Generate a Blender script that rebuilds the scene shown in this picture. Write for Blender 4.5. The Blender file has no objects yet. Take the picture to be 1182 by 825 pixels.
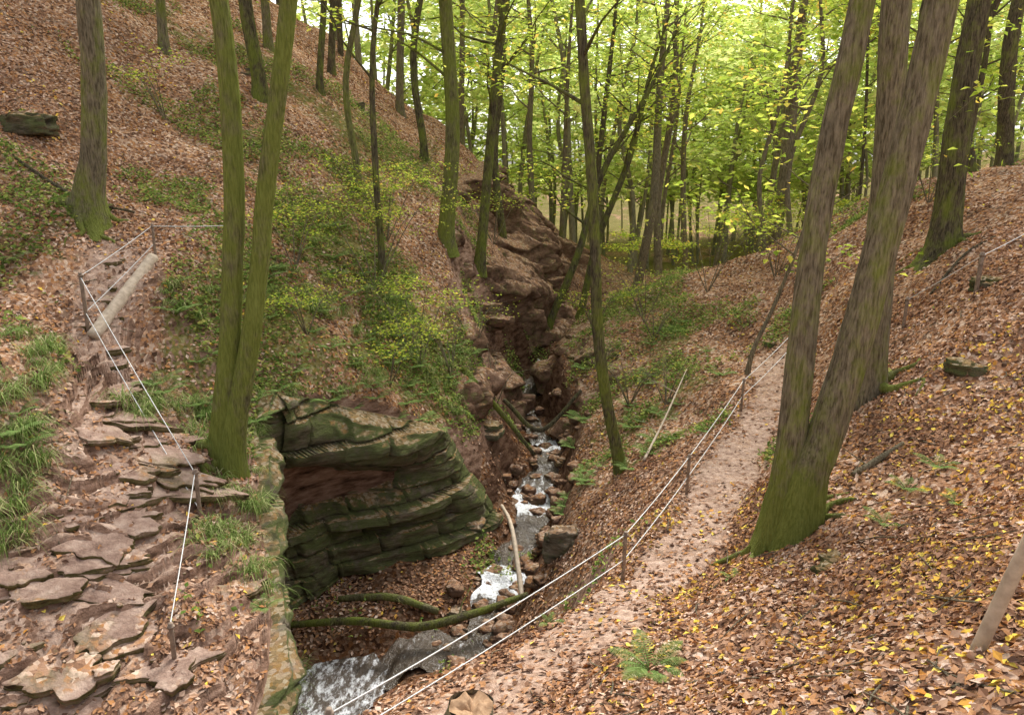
import bpy, math, numpy as np
from mathutils import Vector
from mathutils.bvhtree import BVHTree
rng=np.random.default_rng(7)
sc=bpy.context.scene
# ---------------------------------------------------------------- noise
def h3(ix,iy,iz):
    n=(ix.astype(np.int64)*374761393+iy.astype(np.int64)*668265263+iz.astype(np.int64)*1274126177)&0xffffffff
    n=((n^(n>>13))*1274126177)&0xffffffff
    n=(n^(n>>16))&0xffffffff
    return n/4294967295.0
def vn(x,y,z=0.0):
    x,y,z=np.broadcast_arrays(np.asarray(x,float),np.asarray(y,float),np.asarray(z,float))
    fx,fy,fz=np.floor(x),np.floor(y),np.floor(z)
    u,v,w=x-fx,y-fy,z-fz
    u=u*u*(3-2*u);v=v*v*(3-2*v);w=w*w*(3-2*w)
    r=0
    for a in(0,1):
        for b in(0,1):
            for c in(0,1):
                r=r+h3(fx+a,fy+b,fz+c)*(u if a else 1-u)*(v if b else 1-v)*(w if c else 1-w)
    return r*2-1
def fbm(x,y,z=0.0,o=4):
    r=0;a=1;f=1
    for i in range(o):
        r=r+a*vn(np.asarray(x)*f+i*17.3,np.asarray(y)*f+i*5.1,np.asarray(z)*f+i*3.7);a*=.5;f*=2.03
    return r
def hsh(a,b=0,c=0):
    a,b,c=np.broadcast_arrays(np.asarray(a),np.asarray(b),np.asarray(c)); return h3(a,b,c)
def sstep(a,b,x):
    t=np.clip((x-a)/(b-a),0,1);return t*t*(3-2*t)
# ---------------------------------------------------------------- builder
class Bd:
    def __init__(s): s.v=[];s.q=[];s.m=[];s.r=[];s.sm=[];s.n=0
    def add(s,V,Q,mat=0,rnd=0.0,smooth=True):
        V=np.asarray(V,float).reshape(-1,3);Q=np.asarray(Q,int).reshape(-1,4)
        s.v.append(V);s.q.append(Q+s.n);s.n+=len(V)
        s.m.append(np.full(len(Q),mat));s.r.append(np.broadcast_to(np.asarray(rnd,float),(len(Q),)))
        s.sm.append(np.full(len(Q),smooth))
    def build(s,name,mats,parent=None):
        V=np.concatenate(s.v);Q=np.concatenate(s.q)
        me=bpy.data.meshes.new(name);nq=len(Q)
        me.vertices.add(len(V));me.vertices.foreach_set('co',V.ravel().astype(np.float32))
        me.loops.add(nq*4);me.loops.foreach_set('vertex_index',Q.ravel().astype(np.int32))
        me.polygons.add(nq);me.polygons.foreach_set('loop_start',(np.arange(nq)*4).astype(np.int32))
        me.update(calc_edges=True)
        me.polygons.foreach_set('material_index',np.concatenate(s.m).astype(np.int32))
        me.polygons.foreach_set('use_smooth',np.concatenate(s.sm))
        at=me.attributes.new('rnd','FLOAT','FACE');at.data.foreach_set('value',np.concatenate(s.r).astype(np.float32))
        for m in mats: me.materials.append(m)
        ob=bpy.data.objects.new(name,me);sc.collection.objects.link(ob)
        if parent: ob.parent=parent
        return ob
def empty(name,loc=(0,0,0)):
    e=bpy.data.objects.new(name,None);sc.collection.objects.link(e);return e
def catmull(P,n):
    P=np.asarray(P,float);k=len(P)
    E=np.vstack([2*P[0]-P[1],P,2*P[-1]-P[-2]])
    t=np.linspace(0,k-1-1e-9,n);i=t.astype(int);f=(t-i)[:,None]
    a,b,c,d=E[i],E[i+1],E[i+2],E[i+3]
    return .5*((2*b)+(-a+c)*f+(2*a-5*b+4*c-d)*f*f+(-a+3*b-3*c+d)*f**3)
def tube(B,P,R,sides=8,n=None,mat=0,rnd=0.0,flare=0,rough=0,cap=False,seed=0):
    P=np.asarray(P,float);R=np.asarray(R,float)
    n=n or len(P)
    C=catmull(P,n) if len(P)>2 else P[0]+(P[1]-P[0])*np.linspace(0,1,n)[:,None]
    r=np.interp(np.linspace(0,len(R)-1,n),np.arange(len(R)),R)
    T=np.gradient(C,axis=0);T/=np.linalg.norm(T,axis=1)[:,None]+1e-9
    ref=np.array([0,1,0]) if abs(T[0][1])<.8 else np.array([1,0,0])
    X=np.cross(T,ref);X/=np.linalg.norm(X,axis=1)[:,None];Y=np.cross(T,X)
    if cap:
        C=np.vstack([C[:1],C,C[-1:]]);X=np.vstack([X[:1],X,X[-1:]]);Y=np.vstack([Y[:1],Y,Y[-1:]]);r=np.r_[.002,r,.002];n+=2
    th=np.linspace(0,2*np.pi,sides,endpoint=False)
    rr=r[:,None]*np.ones(sides)
    if flare:
        hgt=np.linalg.norm(C-C[0],axis=1)[:,None]
        rr*=1+flare*np.exp(-hgt/.40)*(.2+.8*(.5+.5*np.cos(5*th[None]+seed)*np.cos(2*th[None]+seed*2)))
    if rough: rr*=1+rough*fbm(np.cos(th)[None]*2+seed,np.sin(th)[None]*2,np.arange(n)[:,None]*.35)
    V=C[:,None]+X[:,None]*(np.cos(th)[None,:,None]*rr[...,None])+Y[:,None]*(np.sin(th)[None,:,None]*rr[...,None])
    i,j=np.meshgrid(np.arange(n-1),np.arange(sides),indexing='ij');j2=(j+1)%sides
    Q=np.stack([i*sides+j,i*sides+j2,(i+1)*sides+j2,(i+1)*sides+j],-1).reshape(-1,4)
    rd=rnd
    if callable(rnd):
        rd=np.repeat(rnd(np.linspace(0,1,n-1)),sides)
    B.add(V,Q,mat,rd)
    return C
def leaves(B,C,s,nbias=1.0,mat=0,rnd=None,wr=.6,N=None):
    n=len(C)
    if n==0:return
    s=np.broadcast_to(np.asarray(s,float),(n,))[:,None]
    nr=rng.normal(size=(n,3))*.5
    nr=nr+(N*nbias if N is not None else np.array([0,0,nbias]))
    nr/=np.linalg.norm(nr,axis=1)[:,None]
    t=rng.normal(size=(n,3));u=np.cross(nr,t);u/=np.linalg.norm(u,axis=1)[:,None]+1e-9;v=np.cross(nr,u)
    b=nr*s*rng.uniform(-.1,.45,(n,1))
    V=np.stack([C+u*s,C+v*s*wr+b,C-u*s,C-v*s*wr+b],1)
    B.add(V,np.arange(4*n).reshape(n,4),mat,rng.random(n) if rnd is None else rnd,False)
def grid_q(r,c):
    i,j=np.meshgrid(np.arange(r-1),np.arange(c-1),indexing='ij')
    return np.stack([i*c+j,i*c+j+1,(i+1)*c+j+1,(i+1)*c+j],-1).reshape(-1,4)
def rock(B,c,size,seed=0,e=.55,rough=.18,strata=.12,rot=0,tilt=0,n=26,lay=.16,mat=0,rnd=.3):
    la=np.linspace(-np.pi/2,np.pi/2,n)[:,None];lo=np.linspace(0,2*np.pi,int(n*1.6))[None]
    d=np.stack([np.cos(la)*np.cos(lo),np.cos(la)*np.sin(lo),np.sin(la)+0*lo],-1)
    p=np.sign(d)*np.abs(d)**e
    f=fbm(d[...,0]*1.6+seed*7.1,d[...,1]*1.6+seed*3.3,d[...,2]*1.6,4)
    f[:,-1]=f[:,0]
    p=p*(1+rough*f)[...,None]*np.array(size)
    if strata:
        L=np.floor((p[...,2]+.03*f)/lay).astype(int)
        k=1+strata*(hsh(L,seed*13+5)*2-1)
        p[...,0]*=k;p[...,1]*=k
    cr,sr=math.cos(rot),math.sin(rot)
    x=p[...,0]*cr-p[...,1]*sr;y=p[...,0]*sr+p[...,1]*cr;z=p[...,2]+x*math.tan(tilt)
    V=np.stack([x,y,z],-1)+np.array(c)
    B.add(V,grid_q(*V.shape[:2]),mat,rnd)
def slab(B,c,rx,ry,h,seed,rot=0,tx=0,ty=0,mat=0,rnd=.3,og=.11):
    rg=np.random.default_rng(seed);K=rg.integers(6,10)
    a=np.sort((np.arange(K)+rg.uniform(-.38,.38,K))*2*np.pi/K);rd=rg.uniform(.62,1.15,K)
    px=np.cos(a)*rd;py=np.sin(a)*rd
    Mn=72;t=np.linspace(0,K,Mn);i=t.astype(int)%K;f=t-t.astype(int);j=(i+1)%K
    ox=px[i]*(1-f)+px[j]*f;oy=py[i]*(1-f)+py[j]*f
    nz_=fbm(ox*3+seed,oy*3,0,5)*og;nz_[-1]=nz_[0]
    rings=[(.9,-1),(1+rg.uniform(-.06,.03),-.7),(1+rg.uniform(-.08,.02),-.66),(1+rg.uniform(-.03,.05),-.35),(1+rg.uniform(-.07,.03),-.31),(1.0,-.05),(.985,.0),(.9,.03),(.65,.05),(.35,.04),(.01,.05)]
    V=[]
    for k,(s,zz) in enumerate(rings):
        x=ox*(s+nz_*(s>.5));y=oy*(s+nz_*(s>.5))
        z=zz*h+(.16*h*fbm(x*2.5+seed,y*2.5,1,3) if k>=5 else 0)
        x=x*rx;y=y*ry
        V.append(np.stack([x*math.cos(rot)-y*math.sin(rot),x*math.sin(rot)+y*math.cos(rot),z+0*x],-1))
    V=np.array(V);V[...,2]+=V[...,0]*tx+V[...,1]*ty
    B.add(V+np.array(c),grid_q(len(rings),Mn),mat,rnd)
# ---------------------------------------------------------------- nodes
def M(name):
    m=bpy.data.materials.new(name);m.use_nodes=True;nt=m.node_tree;nt.nodes.clear()
    return m,nt
def nd(nt,t,ins=None,**kw):
    n=nt.nodes.new(t)
    for k,v in kw.items(): setattr(n,k,v)
    if ins:
        for k,v in ins.items():
            if isinstance(v,bpy.types.NodeSocket): nt.links.new(v,n.inputs[k])
            else: n.inputs[k].default_value=v
    return n
def ramp(nt,fac,stops,interp='LINEAR'):
    n=nt.nodes.new('ShaderNodeValToRGB');cr=n.color_ramp;cr.interpolation=interp
    while len(cr.elements)<len(stops): cr.elements.new(.5)
    for e,(p,c) in zip(cr.elements,stops):
        e.position=p;e.color=(*c,1) if len(c)==3 else c
    nt.links.new(fac,n.inputs[0]);return n.outputs[0]
def mix(nt,f,a,b,bl='MIX'):
    n=nt.nodes.new('ShaderNodeMix');n.data_type='RGBA';n.blend_type=bl
    for s,v in((n.inputs[0],f),(n.inputs[6],a),(n.inputs[7],b)):
        if isinstance(v,bpy.types.NodeSocket): nt.links.new(v,s)
        elif isinstance(v,(int,float)): s.default_value=v
        else: s.default_value=(*v,1)
    return n.outputs[2]
def mth(nt,op,a,b=0.0,clamp=False):
    n=nt.nodes.new('ShaderNodeMath');n.operation=op;n.use_clamp=clamp
    for s,v in((n.inputs[0],a),(n.inputs[1],b)):
        if isinstance(v,bpy.types.NodeSocket): nt.links.new(v,s)
        else: s.default_value=v
    return n.outputs[0]
def coord(nt,scale=(1,1,1)):
    tc=nd(nt,'ShaderNodeTexCoord');mp=nd(nt,'ShaderNodeMapping',{'Vector':tc.outputs['Object'],'Scale':scale});return mp.outputs[0]
def noise(nt,vec,s,d=3,r=.6,out='Fac'):
    return nd(nt,'ShaderNodeTexNoise',{'Vector':vec,'Scale':s,'Detail':float(d),'Roughness':r}).outputs[out]
def diff(nt,col,bump=None,bs=.5,bd=.02):
    p=nd(nt,'ShaderNodeBsdfDiffuse',{'Color':col,'Roughness':.3})
    if bump is not None:
        b=nd(nt,'ShaderNodeBump',{'Height':bump,'Strength':bs,'Distance':bd});nt.links.new(b.outputs[0],p.inputs['Normal'])
    nd(nt,'ShaderNodeOutputMaterial',{'Surface':p.outputs[0]});return p
def bsdf(nt,col,rough=.9,bump=None,bs=.5,bd=.02,spec=.2):
    p=nd(nt,'ShaderNodeBsdfPrincipled',{'Base Color':col,'Roughness':rough,'Specular IOR Level':spec})
    if bump is not None:
        b=nd(nt,'ShaderNodeBump',{'Height':bump,'Strength':bs,'Distance':bd});nt.links.new(b.outputs[0],p.inputs['Normal'])
    nd(nt,'ShaderNodeOutputMaterial',{'Surface':p.outputs[0]});return p
def attr(nt,n): return nd(nt,'ShaderNodeAttribute',attribute_name=n).outputs['Fac']
LIT=[(0,(.12,.07,.05)),(.18,(.30,.165,.10)),(.38,(.48,.29,.185)),(.55,(.46,.22,.085)),(.75,(.60,.41,.29)),(1,(.72,.56,.43))]
RK=[(.29,(.032,.028,.019)),(.42,(.105,.088,.06)),(.56,(.215,.178,.128)),(.78,(.40,.335,.26))]
def rockcol(nt):
    c=ramp(nt,noise(nt,coord(nt,(1,1,3.5)),2.4,5,.68),RK)
    g=ramp(nt,noise(nt,coord(nt),1.5,3,.7),[(.42,(0,0,0)),(.56,(1,1,1))])
    return mix(nt,mth(nt,'MULTIPLY',g,.6),c,(.14,.155,.075))
def ground_mat():
    m,nt=M('leafy_ground');v=coord(nt)
    w=nd(nt,'ShaderNodeTexVoronoi',{'Vector':v,'Scale':19.0})
    sp=nd(nt,'ShaderNodeSeparateColor',{'Color':w.outputs['Color']})
    lit=ramp(nt,sp.outputs[0],LIT)
    n8=noise(nt,v,.8,4)
    lit=mix(nt,1.0,lit,ramp(nt,n8,[(.3,(.58,.54,.52)),(.7,(1.05,1.03,1.0))]),'MULTIPLY')
    n1=noise(nt,v,9,4,.7)
    dirt=ramp(nt,n1,[(.30,(.20,.125,.09)),(.5,(.44,.305,.23)),(.72,(.64,.48,.38))])
    nm=noise(nt,v,3.5,4,.7)
    lit=mix(nt,ramp(nt,nm,[(.56,(0,0,0)),(.68,(.7,.7,.7))]),lit,ramp(nt,n1,[(.3,(.12,.085,.06)),(.7,(.35,.26,.19))]))
    dirt=mix(nt,ramp(nt,nm,[(.50,(0,0,0)),(.66,(.65,.65,.65))]),dirt,lit)
    rk=ramp(nt,noise(nt,coord(nt,(1,1,4)),2.6,4,.65),[(.29,(.05,.03,.02)),(.42,(.17,.10,.068)),(.56,(.31,.195,.14)),(.78,(.47,.35,.265))])
    ms=ramp(nt,n1,[(.3,(.06,.075,.015)),(.55,(.15,.175,.04)),(.8,(.27,.29,.08))])
    c=mix(nt,attr(nt,'path'),lit,dirt)
    mm=ramp(nt,mth(nt,'ADD',mth(nt,'SUBTRACT',attr(nt,'moss'),.5),nm),[(.54,(0,0,0)),(.66,(1,1,1))])
    c=mix(nt,mth(nt,'MULTIPLY',mm,.7),c,ms)
    rm=ramp(nt,mth(nt,'ADD',mth(nt,'SUBTRACT',attr(nt,'rock'),.5),nm),[(.5,(0,0,0)),(.58,(1,1,1))])
    c=mix(nt,rm,c,rk)
    shd=attr(nt,'gully_shade');c=mix(nt,shd,c,mix(nt,1.0,c,(.38,.34,.31),'MULTIPLY'))  # darkens the ground colour to paint in the gully's shade
    diff(nt,c,mth(nt,'ADD',sp.outputs[1],mth(nt,'MULTIPLY',n1,1.6)),.8,.035);return m
def leaf_litter_mat():
    m,nt=M('fallen_leaves')
    c=ramp(nt,attr(nt,'rnd'),LIT[:-1]+[(.90,(.72,.56,.45)),(.94,(.68,.33,.08)),(.965,(.80,.58,.09)),(1,(.84,.68,.16))])
    diff(nt,c);return m
def leafmat(name,stops,tr=.5):
    m,nt=M(name);c=ramp(nt,attr(nt,'rnd'),stops)
    d=nd(nt,'ShaderNodeBsdfDiffuse',{'Color':c});t=nd(nt,'ShaderNodeBsdfTranslucent',{'Color':c})
    x=nd(nt,'ShaderNodeMixShader',{0:tr,1:d.outputs[0],2:t.outputs[0]})
    nd(nt,'ShaderNodeOutputMaterial',{'Surface':x.outputs[0]});return m
def bark(name,dark,light,mosscol=(.14,.17,.03)):
    m,nt=M(name)
    n1=noise(nt,coord(nt,(1,1,.12)),48,4,.7);n2=noise(nt,coord(nt,(1,1,.55)),3.4,5,.72)
    c=ramp(nt,n1,[(.36,dark),(.5,tuple((a+b)/2 for a,b in zip(dark,light))),(.66,light)])
    c=mix(nt,1.0,c,ramp(nt,n2,[(.3,(.62,.62,.6)),(.7,(1.2,1.17,1.1))]),'MULTIPLY')
    mk=ramp(nt,mth(nt,'ADD',mth(nt,'SUBTRACT',attr(nt,'rnd'),.5),n2),[(.42,(0,0,0)),(.62,(1,1,1))])
    mc=mix(nt,n1,tuple(a*.4 for a in mosscol),tuple(a*2.0 for a in mosscol))
    c=mix(nt,mth(nt,'MULTIPLY',mk,.84),c,mc)
    diff(nt,c,n1,1.0,.03);return m
def rockmat(name='layered_sandstone',red=0):
    m,nt=M(name);c=rockcol(nt)
    if red: c=mix(nt,.8,c,ramp(nt,noise(nt,coord(nt,(1,1,2)),3,5,.7),[(.3,(.04,.02,.014)),(.5,(.175,.092,.062)),(.72,(.36,.22,.155))]))
    nn=noise(nt,coord(nt),3,4,.7)
    mk=ramp(nt,mth(nt,'ADD',mth(nt,'SUBTRACT',attr(nt,'rnd'),.5),nn),[(.42,(0,0,0)),(.58,(1,1,1))])
    ge=nd(nt,'ShaderNodeNewGeometry');up=nd(nt,'ShaderNodeSeparateXYZ',{0:ge.outputs['Normal']}).outputs[2]
    c=mix(nt,mth(nt,'MULTIPLY',mk,mth(nt,'ADD',mth(nt,'MULTIPLY',up,.6),.40,True)),c,mix(nt,nn,(.045,.058,.018),(.19,.225,.07)))
    w=nd(nt,'ShaderNodeTexVoronoi',{'Vector':coord(nt),'Scale':19.0})
    lf=ramp(nt,nd(nt,'ShaderNodeSeparateColor',{'Color':w.outputs['Color']}).outputs[0],LIT)
    um=ramp(nt,mth(nt,'ADD',up,mth(nt,'MULTIPLY',mth(nt,'SUBTRACT',nn,.5),.9)),[(.66,(0,0,0)),(.78,(1,1,1))])
    c=mix(nt,mth(nt,'MULTIPLY',um,.55),c,lf)
    diff(nt,c,noise(nt,coord(nt,(1,1,4)),8,6,.72),1.0,.07);return m
def slabmat():
    m,nt=M('step_stone')
    n1=noise(nt,coord(nt,(1,1,2)),5,5,.7)
    c=ramp(nt,n1,[(.28,(.17,.10,.075)),(.5,(.38,.26,.20)),(.75,(.58,.44,.35))])
    mo=ramp(nt,noise(nt,coord(nt),1.1,4,.7),[(.54,(0,0,0)),(.66,(.7,.7,.7))]);c=mix(nt,mo,c,(.14,.145,.05))
    w=nd(nt,'ShaderNodeTexVoronoi',{'Vector':coord(nt),'Scale':19.0})
    lf=ramp(nt,nd(nt,'ShaderNodeSeparateColor',{'Color':w.outputs['Color']}).outputs[0],LIT)
    c=mix(nt,ramp(nt,noise(nt,coord(nt),2.2,4,.7),[(.54,(0,0,0)),(.62,(1,1,1))]),c,lf)
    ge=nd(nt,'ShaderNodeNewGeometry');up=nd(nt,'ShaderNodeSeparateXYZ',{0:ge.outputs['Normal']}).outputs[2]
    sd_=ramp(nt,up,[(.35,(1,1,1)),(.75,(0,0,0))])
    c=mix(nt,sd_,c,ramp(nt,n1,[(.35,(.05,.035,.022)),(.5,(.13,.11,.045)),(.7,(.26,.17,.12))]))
    diff(nt,c,noise(nt,coord(nt),14,5,.7),.9,.035);return m
def plain(name,a,b,s=20,rough=.7,metal=0):
    m,nt=M(name);c=ramp(nt,noise(nt,coord(nt),s,4),[(.3,a),(.7,b)])
    p=bsdf(nt,c,rough,noise(nt,coord(nt),s*2,3),.3,.005);p.inputs['Metallic'].default_value=metal;return m
def watermat():
    m,nt=M('stream_water')
    f=ramp(nt,mth(nt,'ADD',noise(nt,coord(nt,(1.6,.7,1)),6,6,.8),mth(nt,'MULTIPLY',mth(nt,'SUBTRACT',attr(nt,'rnd'),.5),.6)),[(.45,(0,0,0)),(.51,(.4,.4,.4)),(.59,(1,1,1))])
    c=mix(nt,f,(.085,.062,.042),(.80,.81,.83))
    r=mth(nt,'ADD',mth(nt,'MULTIPLY',f,.5),.06)
    p=bsdf(nt,c,.1,noise(nt,coord(nt),14,4,.7),.9,.06,.6);nt.links.new(r,p.inputs['Roughness']);return m
MG=ground_mat();ML=leaf_litter_mat();MR=rockmat();MRE=rockmat('eroded_earth_bank',1);MS=slabmat();MW=watermat()
MBg=bark('bark_grey',(.11,.092,.06),(.35,.305,.22));MBd=bark('bark_dark',(.05,.042,.03),(.22,.19,.13));MBm=bark('bark_mossy',(.10,.095,.045),(.31,.285,.165),(.15,.18,.035))
MBf=bark('bark_distant_hazed',(.18,.17,.11),(.40,.38,.27))  # bark paled to paint distance haze into the colour
MLF=leafmat('beech_leaves',[(0,(.22,.32,.04)),(.4,(.42,.54,.07)),(.75,(.62,.68,.11)),(.93,(.78,.70,.13)),(1,(.75,.47,.10))],.62)
MLD=leafmat('distant_leaves_hazed',[(0,(.42,.53,.14)),(.4,(.60,.70,.22)),(.8,(.76,.81,.31)),(1,(.86,.80,.34))],.65)  # far foliage haze painted in as lighter leaf colours
MGR=leafmat('grass_blades',[(0,(.09,.15,.03)),(.6,(.23,.31,.09)),(.85,(.40,.44,.18)),(1,(.55,.47,.26))],.3)
MUG=leafmat('undergrowth_leaves',[(0,(.09,.15,.03)),(.5,(.20,.29,.07)),(.85,(.40,.46,.12)),(1,(.55,.50,.16))],.4)
MFE=leafmat('fern_green',[(0,(.14,.23,.06)),(1,(.34,.46,.16))],.38)
MPO=plain('weathered_iron',(.16,.11,.08),(.32,.25,.19),25,.7,.1);MCA=plain('steel_cable',(.50,.50,.49),(.70,.70,.68),60,.5,.2)
MWD=plain('pale_wood',(.34,.27,.20),(.56,.46,.35),14,.8);MWC=plain('cut_wood',(.26,.15,.08),(.46,.30,.18),30,.85)
# ---------------------------------------------------------------- terrain
ST=[
(-8,[(-45,14),(-10,0),(-6,-3.5),(-4.5,-4.3),(-2.8,-4.8),(-2.6,-6.5),(-2.4,-8.2),(-1.2,-8.2),(-1,-5.5),(-.9,-2.5),(-.5,-2),(.5,-1.7),(2,-1.4),(6,-.5),(14,2),(45,6)]),
(0,[(-45,16),(-10,.5),(-5.6,-3.7),(-4,-4.6),(-2.6,-5),(-2.5,-6.5),(-2.4,-8),(-1.5,-8),(-1.5,-5.5),(-1.4,-3.2),(-1,-2.6),(0,-2.0),(1.5,-1.8),(6,-.8),(14,1.5),(45,5)]),
(2.5,[(-45,16),(-9.5,.3),(-5.4,-3.9),(-3.9,-4.7),(-2.5,-5),(-2.4,-6.4),(-2.3,-7.9),(-1.5,-7.9),(-1.55,-5.5),(-1.6,-4),(-1.3,-3.7),(-.2,-3.1),(1.85,-2.35),(4.5,-1.5),(14,1.2),(45,4)]),
(4,[(-45,17),(-9.2,.2),(-5.3,-4.0),(-3.9,-4.75),(-2.35,-5),(-2.3,-6.3),(-2.3,-7.8),(-1.4,-7.8),(-1.5,-5.8),(-1.6,-4.25),(-1.1,-3.9),(-.1,-3.6),(2,-3.0),(3.6,-2.35),(14,1.1),(45,3.5)]),
(5.2,[(-45,17),(-9,.1),(-5.1,-3.95),(-3.7,-4.6),(-2.2,-4.95),(-2.2,-6.2),(-2.4,-7.5),(-1.3,-7.6),(-1.2,-5.8),(-1.15,-4.25),(-.2,-3.95),(.85,-3.8),(2.3,-3.25),(4.2,-2.3),(14,1),(45,3)]),
(6.2,[(-45,17),(-9,.1),(-5,-3.7),(-3.4,-4.35),(-2.3,-4.85),(-2.4,-6),(-2.8,-7.3),(-1.2,-7.4),(-.5,-6.2),(-.15,-4.6),(.45,-4.2),(1.5,-4.05),(2.6,-3.5),(4.8,-2.5),(14,1),(45,3)]),
(7.2,[(-45,17),(-9.2,.1),(-4.9,-3.25),(-3.5,-4.05),(-2.6,-4.75),(-2.9,-6.1),(-3.4,-7.2),(-1,-7.3),(.1,-6.2),(.7,-4.8),(1.1,-4.45),(2.2,-4.3),(3.0,-3.55),(5.3,-2.6),(14,1),(45,3)]),
(8,[(-45,17),(-9.6,.1),(-5.1,-2.85),(-3.8,-3.85),(-2.9,-4.55),(-3.3,-5.9),(-3.9,-7.15),(-.7,-7.25),(.5,-6.2),(1.15,-4.85),(1.6,-4.5),(2.6,-4.35),(3.4,-3.6),(5.5,-2.4),(14,1),(45,3)]),
(9,[(-45,17),(-10,.3),(-5.6,-2.6),(-4.6,-3.2),(-3.3,-4.05),(-3.8,-5.6),(-4.3,-7.15),(-.5,-7.2),(.7,-6.3),(1.5,-4.95),(2.1,-4.55),(3.1,-4.4),(3.9,-3.45),(5.8,-2.1),(14,.9),(45,3)]),
(10,[(-45,17),(-10.5,.6),(-6.3,-2.15),(-5.5,-2.4),(-3.7,-3.75),(-4.1,-5.4),(-4.1,-7.1),(-.3,-7.15),(.8,-6.4),(1.9,-5.1),(2.6,-4.55),(3.6,-4.45),(4.6,-3.4),(6.4,-1.95),(14,.9),(45,2.5)]),
(11,[(-45,17),(-11,.9),(-6.4,-1.5),(-5.4,-1.6),(-3.9,-3.4),(-4.2,-5.3),(-3.7,-7.1),(.1,-7.1),(.95,-6.3),(2.2,-5.1),(3.2,-4.5),(4.1,-4.4),(5.0,-3.4),(7,-1.8),(14,.8),(45,2.5)]),
(11.8,[(-45,17),(-11.5,1.2),(-6.7,-1.1),(-5.4,-1.35),(-3.1,-3.9),(-3.5,-5.6),(-3.2,-7.05),(.3,-7),(1,-6.3),(2.4,-5.1),(3.8,-4.4),(4.7,-4.3),(5.6,-3.2),(7.4,-1.6),(14,.8),(45,2)]),
(12.6,[(-45,17),(-12,1.6),(-7,-.7),(-5.2,-1.25),(-1.85,-4.5),(-1.9,-5.7),(-1.5,-6.95),(.45,-6.9),(1.2,-6.1),(2.6,-5.0),(4.2,-4.35),(5.1,-4.2),(6,-3.0),(7.8,-1.4),(14,.7),(45,2)]),
(13.3,[(-45,17),(-12.5,2),(-7.5,-.4),(-5.2,-1.2),(-1.5,-4.9),(-1.2,-5.9),(-.6,-6.85),(.6,-6.8),(1.3,-6.1),(2.7,-5.05),(4.4,-4.25),(5.3,-4.1),(6.3,-2.9),(8.1,-1.35),(14,.65),(45,2)]),
(14,[(-45,17),(-13,2.5),(-8,-.1),(-5.2,-1.1),(-1.3,-4.9),(-.7,-5.9),(-.1,-6.8),(.75,-6.75),(1.4,-6.1),(2.9,-5.1),(4.7,-4.2),(5.6,-4.0),(6.6,-2.8),(8.5,-1.35),(14,.6),(45,2)]),
(16.5,[(-45,18),(-13,4.0),(-8,1),(-5,-.6),(-1.1,-4.0),(-.4,-5.4),(.3,-6.6),(1.1,-6.55),(1.7,-5.7),(3.0,-4.9),(5.2,-4.1),(6.2,-3.5),(7.5,-2.1),(9.5,-.9),(14,.6),(45,1)]),
(20,[(-45,20),(-13,6),(-8.5,2.6),(-5,.6),(-1.9,-1.9),(-.9,-4.2),(.0,-6.4),(.75,-6.35),(1.35,-5.0),(2.6,-4.3),(5.2,-3.6),(7,-3),(8.8,-1.6),(11,-.4),(14,.1),(45,-1)]),
(22.5,[(-45,21),(-13,6.9),(-8.8,3.6),(-5,1.2),(-1.9,-1.2),(-.4,-3.6),(.7,-5.9),(1.3,-5.9),(2.1,-4.8),(3.5,-4.3),(5.8,-3.7),(7.4,-3.1),(9.1,-2),(11.2,-1),(14.5,-.5),(45,-2)]),
(25,[(-45,22),(-13,7.8),(-9,4.5),(-5,1.8),(-1.8,-.7),(.1,-3.3),(1.7,-5.5),(2.3,-5.5),(3.0,-5.0),(4.4,-4.5),(6.2,-3.9),(7.8,-3.3),(9.5,-2.4),(11.5,-1.7),(15,-1.1),(45,-3)]),
(31,[(-45,22),(-13,8.6),(-9,5.6),(-5,2.7),(-1.2,0),(1.2,-2.6),(3.8,-5.3),(4.5,-5.3),(5.4,-5.0),(6.6,-4.8),(7.8,-4.6),(9,-4.3),(10.5,-3.9),(12.5,-3.4),(16,-2.8),(45,-5)]),
(38,[(-45,20),(-13,7.6),(-9,5),(-5,2.0),(-1,-.8),(2,-3.4),(6,-5.8),(8,-5.9),(9,-5.8),(10,-5.7),(11,-5.6),(12,-5.5),(13,-5.3),(15,-5.1),(20,-4.8),(50,-4)]),
(48,[(-50,14),(-14,3),(-10,.8),(-6,-1.4),(-2,-3.4),(2,-5.2),(6,-6.6),(8,-6.8),(10,-6.9),(12,-7),(14,-7),(16,-7),(18,-7),(20,-6.6),(26,-5),(60,2)]),
(70,[(-90,4),(-24,-5),(-16,-6),(-10,-7),(-4,-7.5),(2,-8),(6,-8),(10,-8),(14,-8),(18,-8),(22,-7.5),(26,-7),(30,-6),(36,-4),(46,0),(100,14)]),
(130,[(-200,-4),(-50,-8),(-34,-8),(-20,-8),(-8,-8),(4,-8),(12,-8),(20,-8),(28,-8),(34,-8),(42,-7),(50,-6),(60,-4),(72,0),(90,5),(200,20)]),
(500,[(-800,-5),(-300,-5),(-200,-5),(-120,-5),(-60,-5),(0,-5),(30,-5),(60,-5),(90,-5),(120,-5),(150,-5),(180,-5),(220,-5),(300,-5),(500,-5),(800,-5)]),
]
SY=np.array([s[0] for s in ST],float);SP=np.array([s[1] for s in ST],float)
seg=[40,60,50,50,14,14,36,18,18,18,18,26,44,50,30]
cp=np.concatenate([np.linspace(i,i+1,n,endpoint=False) for i,n in enumerate(seg)]+[[15.]])
rows=np.concatenate([np.arange(-8,3,.3),np.arange(3,9.6,.04),np.arange(9.6,20,.1),np.arange(20,50,.3),np.arange(50,130,3),np.linspace(130,500,12)])
R,Cn=len(rows),len(cp)
F=np.stack([np.stack([np.interp(rows,SY,SP[:,k,a]) for k in range(16)],1) for a in(0,1)],-1)
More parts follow.
